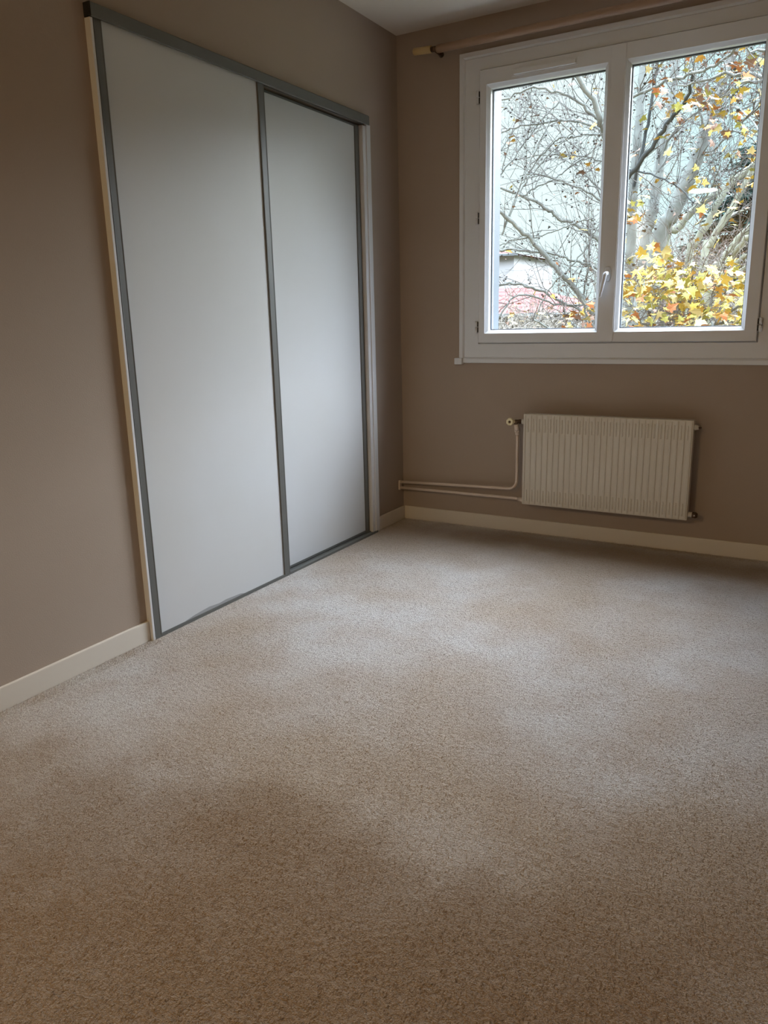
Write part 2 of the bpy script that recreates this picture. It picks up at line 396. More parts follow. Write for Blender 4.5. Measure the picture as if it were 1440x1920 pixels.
bm = bmesh.new(); tube(bm, [(rx1+.014, -.09, .206), (rx1+.020, -.09, .206), (rx1+.034, -.09, .205), (rx1+.042, -.09, .205)], [.009, .0145, .0145, .009], 16)
tube(bm, [(rx1+.030, -.10, .207), (rx1+.030, -.112, .208)], [.008, .006], 12)
obj('bleed_valve', bm, M['brass'], pl)['label'] = 'dark brass bleed valve'
bm = bmesh.new(); tube(bm, [(rx1+.030, -.111, .208), (rx1+.030, -.114, .208)], .003, 10); obj('valve_pin', bm, M['chrome'], pl)
# supply valve top left
v = thing('radiator_valve', 'dark brass radiator valve with cream octagonal knob, top left of the radiator', 'valve', (.715, -.09, .60))
bm = bmesh.new(); tube(bm, [(.757, -.09, .603), (.738, -.09, .603)], .013, 16); obj('collar', bm, M['rad'], v)
bm = bmesh.new(); tube(bm, [(.740, -.09, .603), (.700, -.09, .603)], [.010, .010], 6, smooth=False)
tube(bm, [(.722, -.09, .603), (.730, -.09, .603)], .0125, 6, smooth=False)
tube(bm, [(.706, -.09, .610), (.706, -.09, .588)], .0105, 14)
obj('valve_body', bm, M['brass'], v)['label'] = 'dark brass valve body'
bm = bmesh.new(); tube(bm, [(.700, -.092, .602), (.684, -.104, .602)], .010, 14)
N8 = 16
Rr = []
for y, ro in ((-.098, .016), (-.100, .0195), (-.116, .0195), (-.118, .016), (-.118, .0075), (-.110, .0065)):
    Rr.append([bm.verts.new((.681+ro*(1.0 if (k//1) % 2 else .90)*math.cos(2*math.pi*k/N8), y, .602+ro*(1.0 if k % 2 else .90)*math.sin(2*math.pi*k/N8))) for k in range(N8)])
for a, b in zip(Rr, Rr[1:]):
    for k in range(N8): bm.faces.new((a[k], a[(k+1) % N8], b[(k+1) % N8], b[k]))
bm.faces.new(Rr[0][::-1]); bm.faces.new(Rr[-1])
kn = obj('knob', bm, M['cream'], v)
kn['label'] = 'cream octagonal knob'
bm = bmesh.new(); tube(bm, [(.681, -.108, .602), (.681, -.1125, .602)], .006, 10); obj('knob_screw', bm, M['brass'], kn)
bm = bmesh.new(); tube(bm, [(.706, -.088, .592), (.706, -.078, .565), (.704, -.070, .560)], [.0125, .0125, .0125], 14)
tube(bm, [(.7045, -.070, .566), (.703, -.062, .548)], [.0145, .0145], 6, smooth=False)
tube(bm, [(.703, -.062, .548), (.702, -.058, .530)], [.012, .010], 14)
obj('union_nut', bm, M['pipe'], v)
bm = bmesh.new()
arc = [(.655+.045*math.sin(a), -.050, .287-.045*math.cos(a)) for a in [math.pi/2*i/8 for i in range(9)]]
tube(bm, [(.0, -.05, .222), (.3, -.05, .232)] + arc + [(.7005, -.05, .40), (.7015, -.053, .50), (.7025, -.058, .540)], .0078, 14)
tag(obj('heating_pipe', bm, M['pipe']), 'upper painted heating pipe that bends up to the radiator valve', 'pipe')
bm = bmesh.new(); tube(bm, [(.0, -.05, .1885), (.35, -.05, .191), (.70, -.056, .1935), (.735, -.075, .195)], .0078, 14)
tube(bm, [(.720, -.068, .1945), (.755, -.088, .196)], .0125, 14)
tag(obj('heating_pipe', bm, M['pipe']), 'lower straight painted heating pipe into the bottom left corner of the radiator', 'pipe')
bm = B((.0, .010, -.062, -.038, .178, .232, .002))
tag(obj('pipe_collar_plate', bm, M['pipe']), 'small pale plate where both heating pipes enter the left wall', 'wall plate')

# ------------------------------------------------------------------ sliding closet
c = thing('closet_frame', 'grey top and bottom track with white jambs around the sliding closet doors', 'closet frame', (0, -1.15, 0))
bm = bmesh.new()
# top track: C shaped grey profile standing proud of the wall
prof = [(-.005, 2.064), (.026, 2.064), (.030, 2.060), (.030, 2.024), (.028, 2.022), (.0255, 2.022), (.0255, 2.052), (-.005, 2.052)]
a = [bm.verts.new((x, CY0-.008, z)) for x, z in prof]; b = [bm.verts.new((x, CY1-.002, z)) for x, z in prof]
for k in range(8): bm.faces.new((a[k], a[(k+1) % 8], b[(k+1) % 8], b[k]))
bm.faces.new(a); bm.faces.new(b[::-1])
box(bm, -.008, -.005, CY0, CY1, 2.030, 2.055); box(bm, -.055, -.052, CY0, CY1, 2.022, 2.055); box(bm, -.055, .0, CY0, CY1, 2.052, 2.058)
obj('top_track', bm, M['grey_alu'], c)
obj('track_end_cap', B((.0, .029, CY0-.0105, CY0-.0082, 2.025, 2.063)), M['dark'], c)
obj('bottom_track', B((-.055, .022, CY0, CY1, 0, .005), (.019, .0215, CY0, CY1, 0, .010), (-.012, -.009, CY0, CY1, 0, .009), (-.055, -.052, CY0, CY1, 0, .010)), M['grey_alu'], c)
obj('side_jamb', B((-.06, .024, CY0-.010, CY0, 0, 2.022, .0015)), M['jamb'], c)
obj('side_jamb', B((-.06, .006, CY1-.026, CY1+.0, 0, 2.022), (-.02, .012, CY1, CY1+.036, 0, 2.03, .002)), M['jamb'], c)
obj('back_filler', B((-.10, -.062, CY1-.06, CY1+.0, 0, 2.05)), M['dark'], c)
def sliding(label, y0, y1, x, st0, st1, z0, z1, toprail, railh=.006):
    t = thing('sliding_closet_door', label, 'closet door', (x-.012, (y0+y1)/2, z0), 'sliding closet doors')
    o = obj('panel', B((x-.016, x-.006, y0+st0-.006, y1-st1+.006, z0+.004, z1-.005)), M['door'], t)
    for a, b in ((y0, y0+st0), (y1-st1, y1)):
        bm = bmesh.new()
        # finger-pull profile: rounded nose with a shallow channel
        w = b-a
        pr = [(x-.022, a), (x-.002, a), (x, a+.003), (x, a+w*.10), (x-.0012, a+w*.16), (x-.0012, a+w*.80), (x, a+w*.88), (x, b-.003), (x-.002, b), (x-.022, b)]
        prof_extrude_z(bm, pr, z0-.002, z1)
        obj('stile', bm, M['grey_alu'], t)
    obj('bottom_rail', B((x-.020, x-.004, y0+st0, y1-st1, z0, z0+railh)), M['grey_alu'], t)
    obj('top_rail', B((x-.020, x-.004, y0+st0, y1-st1, z1-toprail, z1)), M['grey_alu'], t)
    return t
sliding('wide white sliding closet door in front, left, between thick grey stiles', CY0+.002, -1.128, .022, .034, .042, .006, 2.045, .012)
sliding('narrower white sliding closet door set back on the right near the window', -1.19, CY1-.028, -.014, .05, .036, .010, 2.022, .008, .010)

d1 = bpy.data.objects['sliding_closet_door']
bm = bmesh.new()
pts = [(-1.80, .012), (-1.55, .012), (-1.44, .012), (-1.47, .019), (-1.56, .024), (-1.60, .021), (-1.66, .026), (-1.74, .021)]
a_ = [bm.verts.new((.0162, y, z)) for y, z in pts]; b_ = [bm.verts.new((.0168, y, z)) for y, z in pts]
for k in range(8): bm.faces.new((a_[k], a_[(k+1) % 8], b_[(k+1) % 8], b_[k]))
bm.faces.new(a_[::-1]); bm.faces.new(b_)
obj('edge_scuff', bm, mat('scuffed_laminate', s2l(150, 150, 150), .8), d1)['label'] = 'grey scuffed lower edge'

# ------------------------------------------------------------------ outdoors
K = .42       # bark, leaves and render outdoors are this much darker than a first look suggests
def s2o(*c): return tuple(v*K for v in s2l(*c))
rnd = random.Random(7)
M['bark'] = mat('pale_plane_bark', s2o(150, 156, 150), .9, mottling=(5, .8, s2o(116, 120, 114)))
M['bark_dark'] = mat('dark_bark', s2o(84, 90, 90), .9)
M['twig'] = mat('grey_brown_twig', s2o(118, 116, 112), .9)
M['white_bark'] = mat('white_bark', s2o(178, 184, 166), .9, mottling=(7, .8, s2o(138, 142, 124)))
def leafmat(n, c):
    m = mat(n, c, .6, spec=.2); b = m.node_tree.nodes['Principled BSDF']
    b.inputs['Subsurface Weight'].default_value = 0
    b.inputs['Transmission Weight'].default_value = 0
    return m
LM = [leafmat('leaf_yellow', s2o(222, 196, 92)), leafmat('leaf_gold', s2o(214, 170, 82)), leafmat('leaf_lime', s2o(190, 192, 104)),
      leafmat('leaf_orange', s2o(196, 130, 84)), leafmat('leaf_brown', s2o(150, 122, 104)), leafmat('leaf_cream', s2o(224, 212, 150)), leafmat('leaf_dark', s2o(74, 70, 66))]
class Raw:
    def __init__(s): s.v = []; s.f = []; s.mi = []
    def tube(s, pts, rads, seg=4, mi=0):
        n = len(pts); base = len(s.v); u = None
        for i, p in enumerate(pts):
            t = pts[min(i+1, n-1)]-pts[max(i-1, 0)]
            if t.length < 1e-6: t = Vector((0, 0, 1))
            t = t.normalized()
            if u is not None: u = u-t*u.dot(t)
            if u is None or u.length < 1e-3: u, v = frame_of(t)
            else: u = u.normalized(); v = t.cross(u)
            for k in range(seg):
                a = 2*math.pi*k/seg; s.v.append(p+(math.cos(a)*u+math.sin(a)*v)*rads[i])
        for i in range(n-1):
            for k in range(seg):
                s.f.append((base+i*seg+k, base+i*seg+(k+1) % seg, base+(i+1)*seg+(k+1) % seg, base+(i+1)*seg+k)); s.mi.append(mi)
    def leaf(s, c, size, mi):
        q = Matrix.Rotation(rnd.uniform(0, 6.28), 3, 'Z') @ Matrix.Rotation(rnd.uniform(-1.3, 1.3), 3, 'X') @ Matrix.Rotation(rnd.uniform(0, 6.28), 3, 'Z')
        pts = []
        rr = [(0, .12), (22, .42), (38, .36), (52, .95), (66, .5), (90, 1.15), (114, .5), (128, .95), (142, .36), (158, .42)]
        base = len(s.v); fold = rnd.uniform(-.35, .35)
        s.v.append(c+q@Vector((0, .3, 0))*size*.5)
        pl = []
        for sgn in (1,):
            for ang, rad in [(-90, .25), (-50, .55), (-25, .8), (-8, .48), (20, .98), (40, .55), (65, .7), (90, 1.2), (115, .7), (140, .55), (160, .98), (188, .48), (205, .8), (230, .55)]:
                a = math.radians(ang); j = rnd.uniform(.85, 1.12)
                x, y = rad*math.cos(a)*j, rad*math.sin(a)*j
                s.v.append(c+q@Vector((x, y, fold*abs(x)-.12*(x*x+y*y)))*size*.5)
        n = 14
        for k in range(n):
            s.f.append((base, base+1+k, base+1+(k+1) % n)); s.mi.append(mi)
    def ball(s, c, r, mi):
        base = len(s.v)
        for d in ((1,0,0),(-1,0,0),(0,1,0),(0,-1,0),(0,0,1),(0,0,-1)): s.v.append(c+Vector(d)*r)
        for f in ((0,2,4),(2,1,4),(1,3,4),(3,0,4),(2,0,5),(1,2,5),(3,1,5),(0,3,5)):
            s.f.append(tuple(base+i for i in f)); s.mi.append(mi)
    def obj(s, name, mats, parent=None, smooth=False):
        me = bpy.data.meshes.new(name); me.from_pydata([tuple(v) for v in s.v], [], s.f)
        for m in mats: me.materials.append(m)
        me.polygons.foreach_set('material_index', s.mi)
        if smooth: me.polygons.foreach_set('use_smooth', [True]*len(s.f))
        o = bpy.data.objects.new(name, me); COL.objects.link(o)
        if parent: o.parent = parent; o.location = -Vector(parent.location)
        return o
def smooth_path(pts, k=5, jit=0.0):
    """Catmull-Rom through points (Vector, radius)"""
    P = [pts[0]]+list(pts)+[pts[-1]]; out = []
    for i in range(1, len(P)-2):
        for j in range(k):
            t = j/k; a, b, c, d = (P[i+x][0] for x in (-1, 0, 1, 2))
            p = .5*((2*b)+(c-a)*t+(2*a-5*b+4*c-d)*t*t+(3*b-a-3*c+d)*t**3)
            rr = P[i][1]*(1-t)+P[i+1][1]*t
            out.append((p+Vector((rnd.gauss(0, jit), rnd.gauss(0, jit), rnd.gauss(0, jit))), rr))
    out.append((P[-2][0], P[-2][1])); return out
def twig(tw, fol, p, d, length, r, level, leafp, leafset, lsize, ballp, up=.10):
    """one wandering twig with side twigs"""
    n = max(3, int(length/.10)); pts = [p]; d = d.normalized(); cur = p
    for i in range(n):
        d = (d+Vector((rnd.gauss(0, .13), rnd.gauss(0, .13), rnd.gauss(0, .13)+up*.35))).normalized()
        cur = cur+d*(length/n); pts.append(cur)
        if level > 0 and i > 0 and rnd.random() < .62:
            ax = Vector((rnd.gauss(0, 1), rnd.gauss(0, 1), rnd.gauss(0, 1))).cross(d)
            if ax.length > .1:
                sd = (d*.8+ax.normalized()*rnd.uniform(.5, 1.0)).normalized()
                twig(tw, fol, cur, sd, length*rnd.uniform(.28, .6), r*.6, level-1, leafp, leafset, lsize, ballp, up)
        if rnd.random() < leafp: fol.leaf(cur+Vector((rnd.gauss(0, .04), rnd.gauss(0, .04), -rnd.uniform(.02, .09))), lsize*rnd.uniform(.6, 1.2), rnd.choice(leafset))
        if rnd.random() < ballp:
            q = cur+Vector((rnd.gauss(0, .02), rnd.gauss(0, .02), -rnd.uniform(.03, .10)))
            if rnd.random() < .35: fol.ball(q, rnd.uniform(.012, .020), 6)
            else: fol.leaf(q, rnd.uniform(.03, .065), rnd.choice((6, 6, 4)))
    tw.tube(pts, [max(.0022, r*(1-.75*i/n)) for i in range(n+1)], 3)
def tree(name, label, trunk, branches, base_xy=None, bark='bark', tdens=6, tl=(.5, 1.2), leafp=.012, leafset=(0, 1, 3, 4), lsize=.14, ballp=.10, level=2, group=None, twr=.007):
    """trunk: [(px,py,Y,r)...] lowest first; branches: list of such lists (+ optional dict)"""
    P = [(at(x, y, Y), r) for x, y, Y, r in trunk]
    low = P[0][0]
    dirn = (P[0][0]-P[1][0]).normalized()
    bx = low.x+dirn.x*1.2; by = low.y+dirn.y*1.2
    P = [(Vector((bx, by, -5.6)), P[0][1]*1.5), (Vector(((bx+low.x)/2, (by+low.y)/2, (low.z-5.6)/2)), P[0][1]*1.25)]+P
    t = thing(name, label, 'tree', (bx, by, -5.6), group)
    raw = Raw(); pp = smooth_path(P, 6, .006); raw.tube([p for p, _ in pp], [r for _, r in pp], 10); raw.obj('trunk', [M[bark]], t, True)
    tw = Raw(); fol = Raw()
    segs = [q for q in pp if q[0].z > -1]
    for br in branches:
        kw = {}
        if isinstance(br[-1], dict): kw = br[-1]; br = br[:-1]
        Q = smooth_path([(at(x, y, Y), r) for x, y, Y, r in br], 5, .008)
        raw = Raw(); raw.tube([p for p, _ in Q], [r for _, r in Q], 7); raw.obj('branch', [M[kw.get('bark', bark)]], t, True)
        L = sum((a[0]-b[0]).length for a, b in zip(Q, Q[1:])); nt = int(L*kw.get('dens', tdens))
        for _ in range(nt):
            i = rnd.randrange(1, len(Q)-1) if len(Q) > 3 else 1
            f = rnd.random(); p = Q[i][0].lerp(Q[i+1][0] if i+1 < len(Q) else Q[i][0], f); d = (Q[min(i+1, len(Q)-1)][0]-Q[i-1][0]).normalized()
            ax = d.cross(Vector((rnd.gauss(0, 1), rnd.gauss(0, 1), rnd.gauss(0, 1)))).normalized()
            dd = (d*rnd.uniform(.5, 1.1)+ax*rnd.uniform(.4, .9)+Vector((0, 0, .25)))
            twig(tw, fol, p, dd, rnd.uniform(*tl), min(twr, Q[i][1]*.6), level, kw.get('leafp', leafp), kw.get('leafset', leafset), lsize, ballp)
    nt = int(len(segs)*tdens*.12)
    for _ in range(nt):
        i = rnd.randrange(1, len(segs)-1); p, rr = segs[i]
        ax = Vector((rnd.gauss(0, 1), rnd.gauss(0, 1), .3)).normalized()
        twig(tw, fol, p, ax+Vector((0, 0, .4)), rnd.uniform(*tl)*.9, min(twr, rr*.5), level, leafp, leafset, lsize, ballp)
    if tw.v: tw.obj('twigs', [M['twig']], t)
    if fol.v: fol.obj('foliage', LM, t)
    return t
def px2r(w, Y): return w*.5*(Y+3.9)*1.13/F_PX

b7 = lambda pts, Y0, Y1, w0, w1: [(x, y, Y0+(Y1-Y0)*i/(len(pts)-1), px2r(w0+(w1-w0)*i/(len(pts)-1), Y0)) for i, (x, y) in enumerate(pts)]
# the plane tree whose trunk stands behind the central stile; its limbs arch over the left pane
BR = [
 b7([(1152, 290), (1133, 250), (1125, 225), (1107, 180), (1085, 147), (1060, 90), (1030, 40)], 7, 6.2, 10, 6),
 b7([(1150, 280), (1133, 240), (1115, 205), (1090, 165), (1072, 120)], 7, 7.8, 5, 3),
 b7([(1148, 270), (1130, 232), (1105, 210), (1085, 192), (1055, 175), (1000, 165), (945, 187), (900, 200)], 7, 6.4, 6, 2.5),
 b7([(1150, 262), (1130, 247), (1095, 230), (1053, 225), (1015, 230), (970, 238), (941, 250), (900, 275)], 7, 7.6, 5, 3),
 b7([(1150, 256), (1130, 252), (1100, 252), (1070, 258), (1045, 262), (1020, 285), (985, 330)], 7, 7.3, 3.5, 2),
 b7([(1160, 480), (1118, 448), (1100, 432), (1055, 412), (1030, 395), (1005, 378), (980, 367), (941, 355), (890, 345)], 7, 6.5, 7, 4),
 b7([(1150, 640), (1120, 600), (1085, 550), (1050, 510), (1010, 465), (975, 430), (941, 400), (900, 370)], 7, 6.0, 10, 6),
 b7([(1150, 520), (1118, 502), (1080, 490), (1050, 480), (1020, 473), (990, 470), (941, 468), (890, 470)], 7, 6.6, 4, 4),
 b7([(1130, 620), (1090, 585), (1065, 570), (1030, 553), (1000, 540), (975, 533), (941, 533), (900, 545)], 7, 6.6, 5, 3.5),
 b7([(1100, 570), (1050, 572), (1000, 556), (965, 556), (930, 600)], 7, 6.2, 3, 3),
 b7([(941, 440), (965, 375), (985, 330), (1000, 290), (1015, 262), (1030, 230)], 6.2, 6.6, 3.5, 2),
 b7([(945, 430), (975, 360), (1000, 322), (1040, 280), (1080, 240)], 6.3, 6.9, 3, 2),
 b7([(930, 335), (960, 300), (985, 265), (1020, 220), (1050, 190)], 7.2, 7.6, 3.5, 2),
 b7([(925, 300), (950, 262), (975, 230), (1010, 190)], 7.5, 7.8, 3, 1.5),
 b7([(980, 367), (1010, 350), (1040, 335), (1062, 318), (1085, 305), (1110, 295)], 6.6, 7.2, 3, 2),
 b7([(1155, 400), (1110, 363), (1075, 348), (1040, 337), (1005, 325), (975, 330)], 7, 6.6, 3.5, 2),
 b7([(1155, 385), (1110, 342), (1075, 310), (1045, 288), (1010, 270)], 7, 7.4, 3, 1.5),
 b7([(1150, 312), (1110, 298), (1085, 290), (1060, 290), (1010, 292), (965, 300)], 7, 7.5, 3, 2),
 b7([(1115, 410), (1090, 415), (1062, 425), (1035, 435), (1000, 445), (960, 450), (935, 462)], 6.8, 6.2, 3, 2),
 b7([(1055, 515), (1035, 535), (1020, 560), (1000, 600)], 6.5, 6.4, 2.5, 2),
 b7([(1058, 515), (1080, 490), (1100, 460), (1115, 420)], 6.5, 6.7, 3, 2),
 b7([(1100, 610), (1095, 560), (1100, 520), (1105, 480), (1098, 440)], 6.8, 6.7, 4, 2),
 [*b7([(1150, 372), (1178, 335), (1215, 285), (1250, 235), (1275, 205), (1290, 180), (1300, 140)], 7, 6.0, 8, 4), dict(bark='bark_dark', leafp=.05)],
 [*b7([(1160, 200), (1200, 175), (1260, 150), (1310, 135), (1360, 110), (1400, 60)], 7, 5.2, 5, 3), dict(leafp=.05, dens=6)],
 [*b7([(1152, 310), (1180, 318), (1230, 330), (1270, 350), (1300, 380)], 7, 6.3, 3, 2), dict(bark='bark_dark')],
]
tree('plane_tree', 'leaning-limbed bare plane tree whose arching branches fill the left pane', [(1152, 700, 7, .13), (1154, 560, 7, .12), (1156, 420, 7, .10), (1156, 300, 7, .08), (1160, 150, 7, .06), (1163, 30, 7, .05), (1168, -80, 7, .04)],
     BR, tdens=4.2, tl=(.4, 1.2), leafp=.008, ballp=.15, lsize=.13)
# pale poles in the right pane
tree('plane_tree', 'slim pale plane trunk nearest the central stile in the right pane', [(1182, 480, 9, .075), (1188, 350, 9, .07), (1193, 290, 9, .068), (1200, 200, 9, .06), (1206, 120, 9, .055), (1212, 0, 9, .05)],
     [[*b7([(1188, 350), (1205, 280), (1220, 200), (1232, 115), (1240, 40)], 8.9, 8.4, 5, 4), dict(bark='bark_dark')],
      b7([(1184, 440), (1172, 380), (1160, 330)], 9, 8.6, 4, 2),
      [*b7([(1230, 115+20), (1250, 105), (1275, 60)], 8.4, 8.2, 3, 2), dict(bark='bark_dark')]], tdens=5, leafp=.03, leafset=(0, 1, 4, 1), lsize=.14)
tree('plane_tree', 'tall straight pale plane trunk, second from the central stile in the right pane', [(1208, 480, 10, .095), (1218, 420, 10, .09), (1228, 370, 10, .088), (1240, 290, 10, .08), (1255, 210, 10, .07), (1268, 110, 10, .065), (1280, 0, 10, .05)],
     [b7([(1212, 460), (1216, 400), (1232, 340), (1262, 270), (1290, 220)], 10, 10.6, 6, 3), b7([(1240, 290), (1262, 250), (1300, 215), (1345, 200)], 10, 9.4, 4, 2),
      b7([(1255, 210), (1290, 190), (1330, 150), (1390, 120)], 10, 8.8, 4, 2)], tdens=5, leafp=.02, lsize=.14)
tree('plane_tree', 'thick pale plane trunk leaning right across the middle of the right pane', [(1228, 490, 8.5, .115), (1262, 400, 8.5, .105), (1285, 345, 8.5, .098), (1310, 290, 8.5, .09), (1330, 225, 8.5, .08), (1350, 165, 8.5, .07), (1375, 95, 8.5, .06), (1400, 0, 8.5, .05)],
     [[*b7([(1330, 225), (1320, 240), (1308, 180), (1300, 120), (1310, 60)], 8.5, 7.6, 4, 2), dict(leafp=.06, dens=8)],
      [*b7([(1335, 210), (1370, 200), (1400, 215), (1430, 250)], 8.5, 7.0, 4, 2), dict(leafp=.05)],
      [*b7([(1350, 165), (1370, 180), (1390, 160), (1420, 150)], 8.5, 7.2, 4, 2), dict(leafp=.06, dens=8)],
      b7([(1310, 290), (1340, 280), (1375, 245), (1410, 260)], 8.5, 8, 3, 2),
      b7([(1262, 400), (1275, 330), (1300, 300), (1345, 285)], 8.5, 9, 3, 2)], tdens=6, leafp=.025, leafset=(0, 1, 1, 5, 4), lsize=.14)
WB = dict(bark='white_bark', tdens=5, leafp=.02, lsize=.14, ballp=.05)
tree('birch_tree', 'lowest-leaning whitish trunk slanting up to the right in front of the conifer', [(1243, 480, 9.5, .055), (1270, 430, 9.5, .055), (1310, 385, 9.5, .055), (1370, 345, 9.5, .052), (1415, 308, 9.5, .05), (1470, 270, 9.5, .04)],
     [b7([(1310, 385), (1335, 350), (1350, 310)], 9.5, 9, 3, 2)], **WB)
tree('birch_tree', 'whitish trunk rising out of the yellow leaves left of centre, before the conifer', [(1290, 500, 9, .052), (1300, 462, 9, .052), (1331, 412, 9, .05), (1345, 384, 9, .045), (1375, 330, 9, .04)],
     [b7([(1331, 412), (1345, 370), (1340, 330)], 9, 9.4, 3, 2)], **WB)
tree('birch_tree', 'slender whitish trunk with a straight steep lean beside the window edge', [(1318, 500, 8.2, .05), (1330, 462, 8.2, .048), (1352, 422, 8.2, .045), (1380, 378, 8.2, .042), (1410, 320, 8.2, .038)],
     [b7([(1352, 422), (1376, 400), (1405, 390)], 8.2, 8.6, 3, 2)], **WB)
tree('birch_tree', 'cluster of white stems fanning out low at the right edge of the pane', [(1330, 560, 6.6, .055), (1352, 500, 6.6, .050), (1375, 462, 6.6, .045), (1408, 425, 6.6, .040), (1440, 400, 6.6, .03)],
     [b7([(1345, 520), (1370, 485), (1400, 450), (1430, 425)], 6.6, 6.3, 10, 8), b7([(1340, 530), (1375, 500), (1405, 478), (1435, 465)], 6.6, 6.2, 9, 7),
      b7([(1340, 540), (1370, 520), (1403, 500), (1435, 490)], 6.6, 6.2, 9, 6), b7([(1335, 550), (1370, 538), (1402, 522), (1435, 515)], 6.6, 6.3, 8, 6)], **WB)

# yellow-leaved young plane right below the window
def leafy(label, cells, stems, Yr, name='maple_tree', lsize=(.08, .155), ls=(0, 0, 0, 1, 1, 2, 2, 5, 5, 5, 3)):
    x, y, Y = stems[0]; b = at(x, y, Y)
    t = thing(name, label, 'tree', (b.x, b.y, -5.6))
    raw = Raw(); pp = smooth_path([(Vector((b.x, b.y, -5.6)), .10), (Vector((b.x+.1, b.y, -2.5)), .08), (b, .05)], 6, .01)
    raw.tube([p for p, _ in pp], [r for _, r in pp], 8); raw.obj('trunk', [M['bark']], t, True)
    tw = Raw(); fol = Raw()
    for (x, y, Y) in stems[1:]:
        e = at(x, y, Y); q = smooth_path([(b, .03), (b.lerp(e, .5)+Vector((0, 0, .1)), .02), (e, .008)], 5, .02)
        r = Raw(); r.tube([p for p, _ in q], [r_ for _, r_ in q], 6); r.obj('branch', [M['bark']], t, True)
        for _ in range(16):
            i = rnd.randrange(3, len(q)); twig(tw, fol, q[i][0], Vector((rnd.gauss(0, 1), rnd.gauss(0, 1), rnd.gauss(.3, .6))), rnd.uniform(.3, .8), .006, 2, 0, ls, .1, .05)
    for (x0, x1, y0, y1, n) in cells:
        for _ in range(n):
            lx = rnd.uniform(x0, x1); ly = rnd.uniform(y0+22*math.sin(lx*.045)*(y0 < 540), y1)
            if x0 > 1140 and y0 > 500 and math.sin(lx*.11+ly*.05)*math.sin(ly*.09-lx*.03) > .45: continue
            fol.leaf(at(lx, ly, rnd.uniform(*Yr)), rnd.uniform(*lsize), rnd.choice(ls))
    tw.obj('twigs', [M['twig']], t); fol.obj('foliage', LM, t)
    return t
leafy('young tree thick with yellow and gold leaves filling the bottom of the right pane',
      [(1150, 1500, 512, 660, 1150), (1150, 1300, 475, 560, 150), (1300, 1420, 500, 540, 40), (1150, 1500, 660, 900, 300), (1230, 1300, 470, 560, 30), (1290, 1400, 560, 640, 60)],
      [(1290, 700, 4.8), (1180, 520, 4.5), (1230, 500, 5.2), (1300, 500, 4.4), (1360, 520, 5), (1400, 560, 4.5), (1200, 600, 4.2), (1340, 590, 5.4)], (3.8, 5.6))
leafy('small tree with scattered gold and brown leaves at the lower right of the left pane',
      [(1065, 1120, 555, 625, 22), (1040, 1150, 585, 680, 40), (945, 1060, 570, 640, 12)],
      [(1130, 720, 5.6), (1090, 560, 5.4), (1060, 590, 5.8), (1000, 600, 5.2), (1110, 500, 5.8)], (4.8, 6.2), ls=(0, 1, 1, 3, 4, 5))
# loose leaf clusters hanging high in the right pane belong to a nearer plane tree
leafy('near plane tree with clusters of ochre leaves hanging high on the right',
      [(1345, 1440, 85, 145, 22), (1290, 1400, 150, 250, 46), (1230, 1330, 160, 200, 16), (1163, 1215, 365, 420, 26), (1380, 1440, 140, 330, 20), (1170, 1420, 110, 430, 40)],
      [(1500, 150, 6.0), (1400, 90, 5.4), (1330, 190, 5.8), (1270, 160, 6.0), (1390, 230, 5.6), (1440, 300, 6.2)], (5.0, 6.6), name='plane_tree', ls=(0, 1, 1, 5, 3, 2, 4), lsize=(.08, .16))

# conifer
M['needle'] = mat('dark_conifer_needles', s2o(30, 56, 50), .9, mottling=(2, .8, s2o(48, 74, 68)))
cb = at(1392, 600, 15); CT = at(1392, 258, 15).z
t = thing('conifer_tree', 'dark blue-green conifer with drooping boughs behind the white trunks on the right', 'tree', (cb.x, cb.y, -5.6))
tube(bm := bmesh.new(), [(cb.x, cb.y, -5.6), (cb.x, cb.y, 1), (cb.x, cb.y, CT)], [.25, .16, .03], 10); obj('trunk', bm, M['bark_dark'], t)
raw = Raw()
for i in range(520):
    z = rnd.uniform(-3.5, CT-.2); R = min((CT-z)*.55+.2, 1.5); a = rnd.uniform(0, 2*math.pi); L = R*rnd.uniform(.6, 1.05)
    d = Vector((math.cos(a), math.sin(a), rnd.uniform(-.1, .25))); p = Vector((cb.x, cb.y, z)); pts = []
    for k in range(7):
        f = k/6; pts.append(p+d*L*f+Vector((0, 0, -.25*L*f*f)))
    raw.tube(pts, [.02*(1-k/7) for k in range(7)], 3)
    for k in range(int(50*L/1.5)):
        f = rnd.uniform(.15, 1.0); q = p+d*L*f+Vector((0, 0, -.25*L*f*f))
        sd = (d*.6+Vector((rnd.gauss(0, .7), rnd.gauss(0, .7), rnd.uniform(-.5, .35)))).normalized()*rnd.uniform(.12, .34)
        raw.tube([q, q+sd*.5, q+sd+Vector((0, 0, -.04))], [.020, .028, .003], 3)
raw.obj('foliage', [M['needle']], t)

# bare brown thickets behind
def thicket(label, x0, x1, ytop, Y, n, matn='twig'):
    b = at((x0+x1)/2, 620, Y); t = thing('bare_shrub', label, 'shrub', (b.x, b.y, -5.6))
    tw = Raw(); fol = Raw()
    for _ in range(n):
        px = rnd.uniform(x0, x1); q = at(px, rnd.uniform(ytop, 640), Y+rnd.uniform(-1, 1)); s = Vector((q.x+rnd.gauss(0, .3), q.y, q.z-rnd.uniform(1, 2)))
        twig(tw, fol, s, (q-s), (q-s).length, .014, 2, .02, (4, 3, 0), .12, .0, .0)
    for _ in range(14):
        px = rnd.uniform(x0, x1); q = at(px, 640, Y); tw.tube([Vector((b.x+rnd.gauss(0, .2), b.y, -5.6)), (Vector((b.x, b.y, -5.6))+q)/2, q], [.05, .04, .02], 5)
    tw.obj('twigs', [M[matn]], t)
    if fol.v: fol.obj('foliage', LM, t)
M['twig_brown'] = mat('brown_twig', s2o(134, 118, 110), .9)
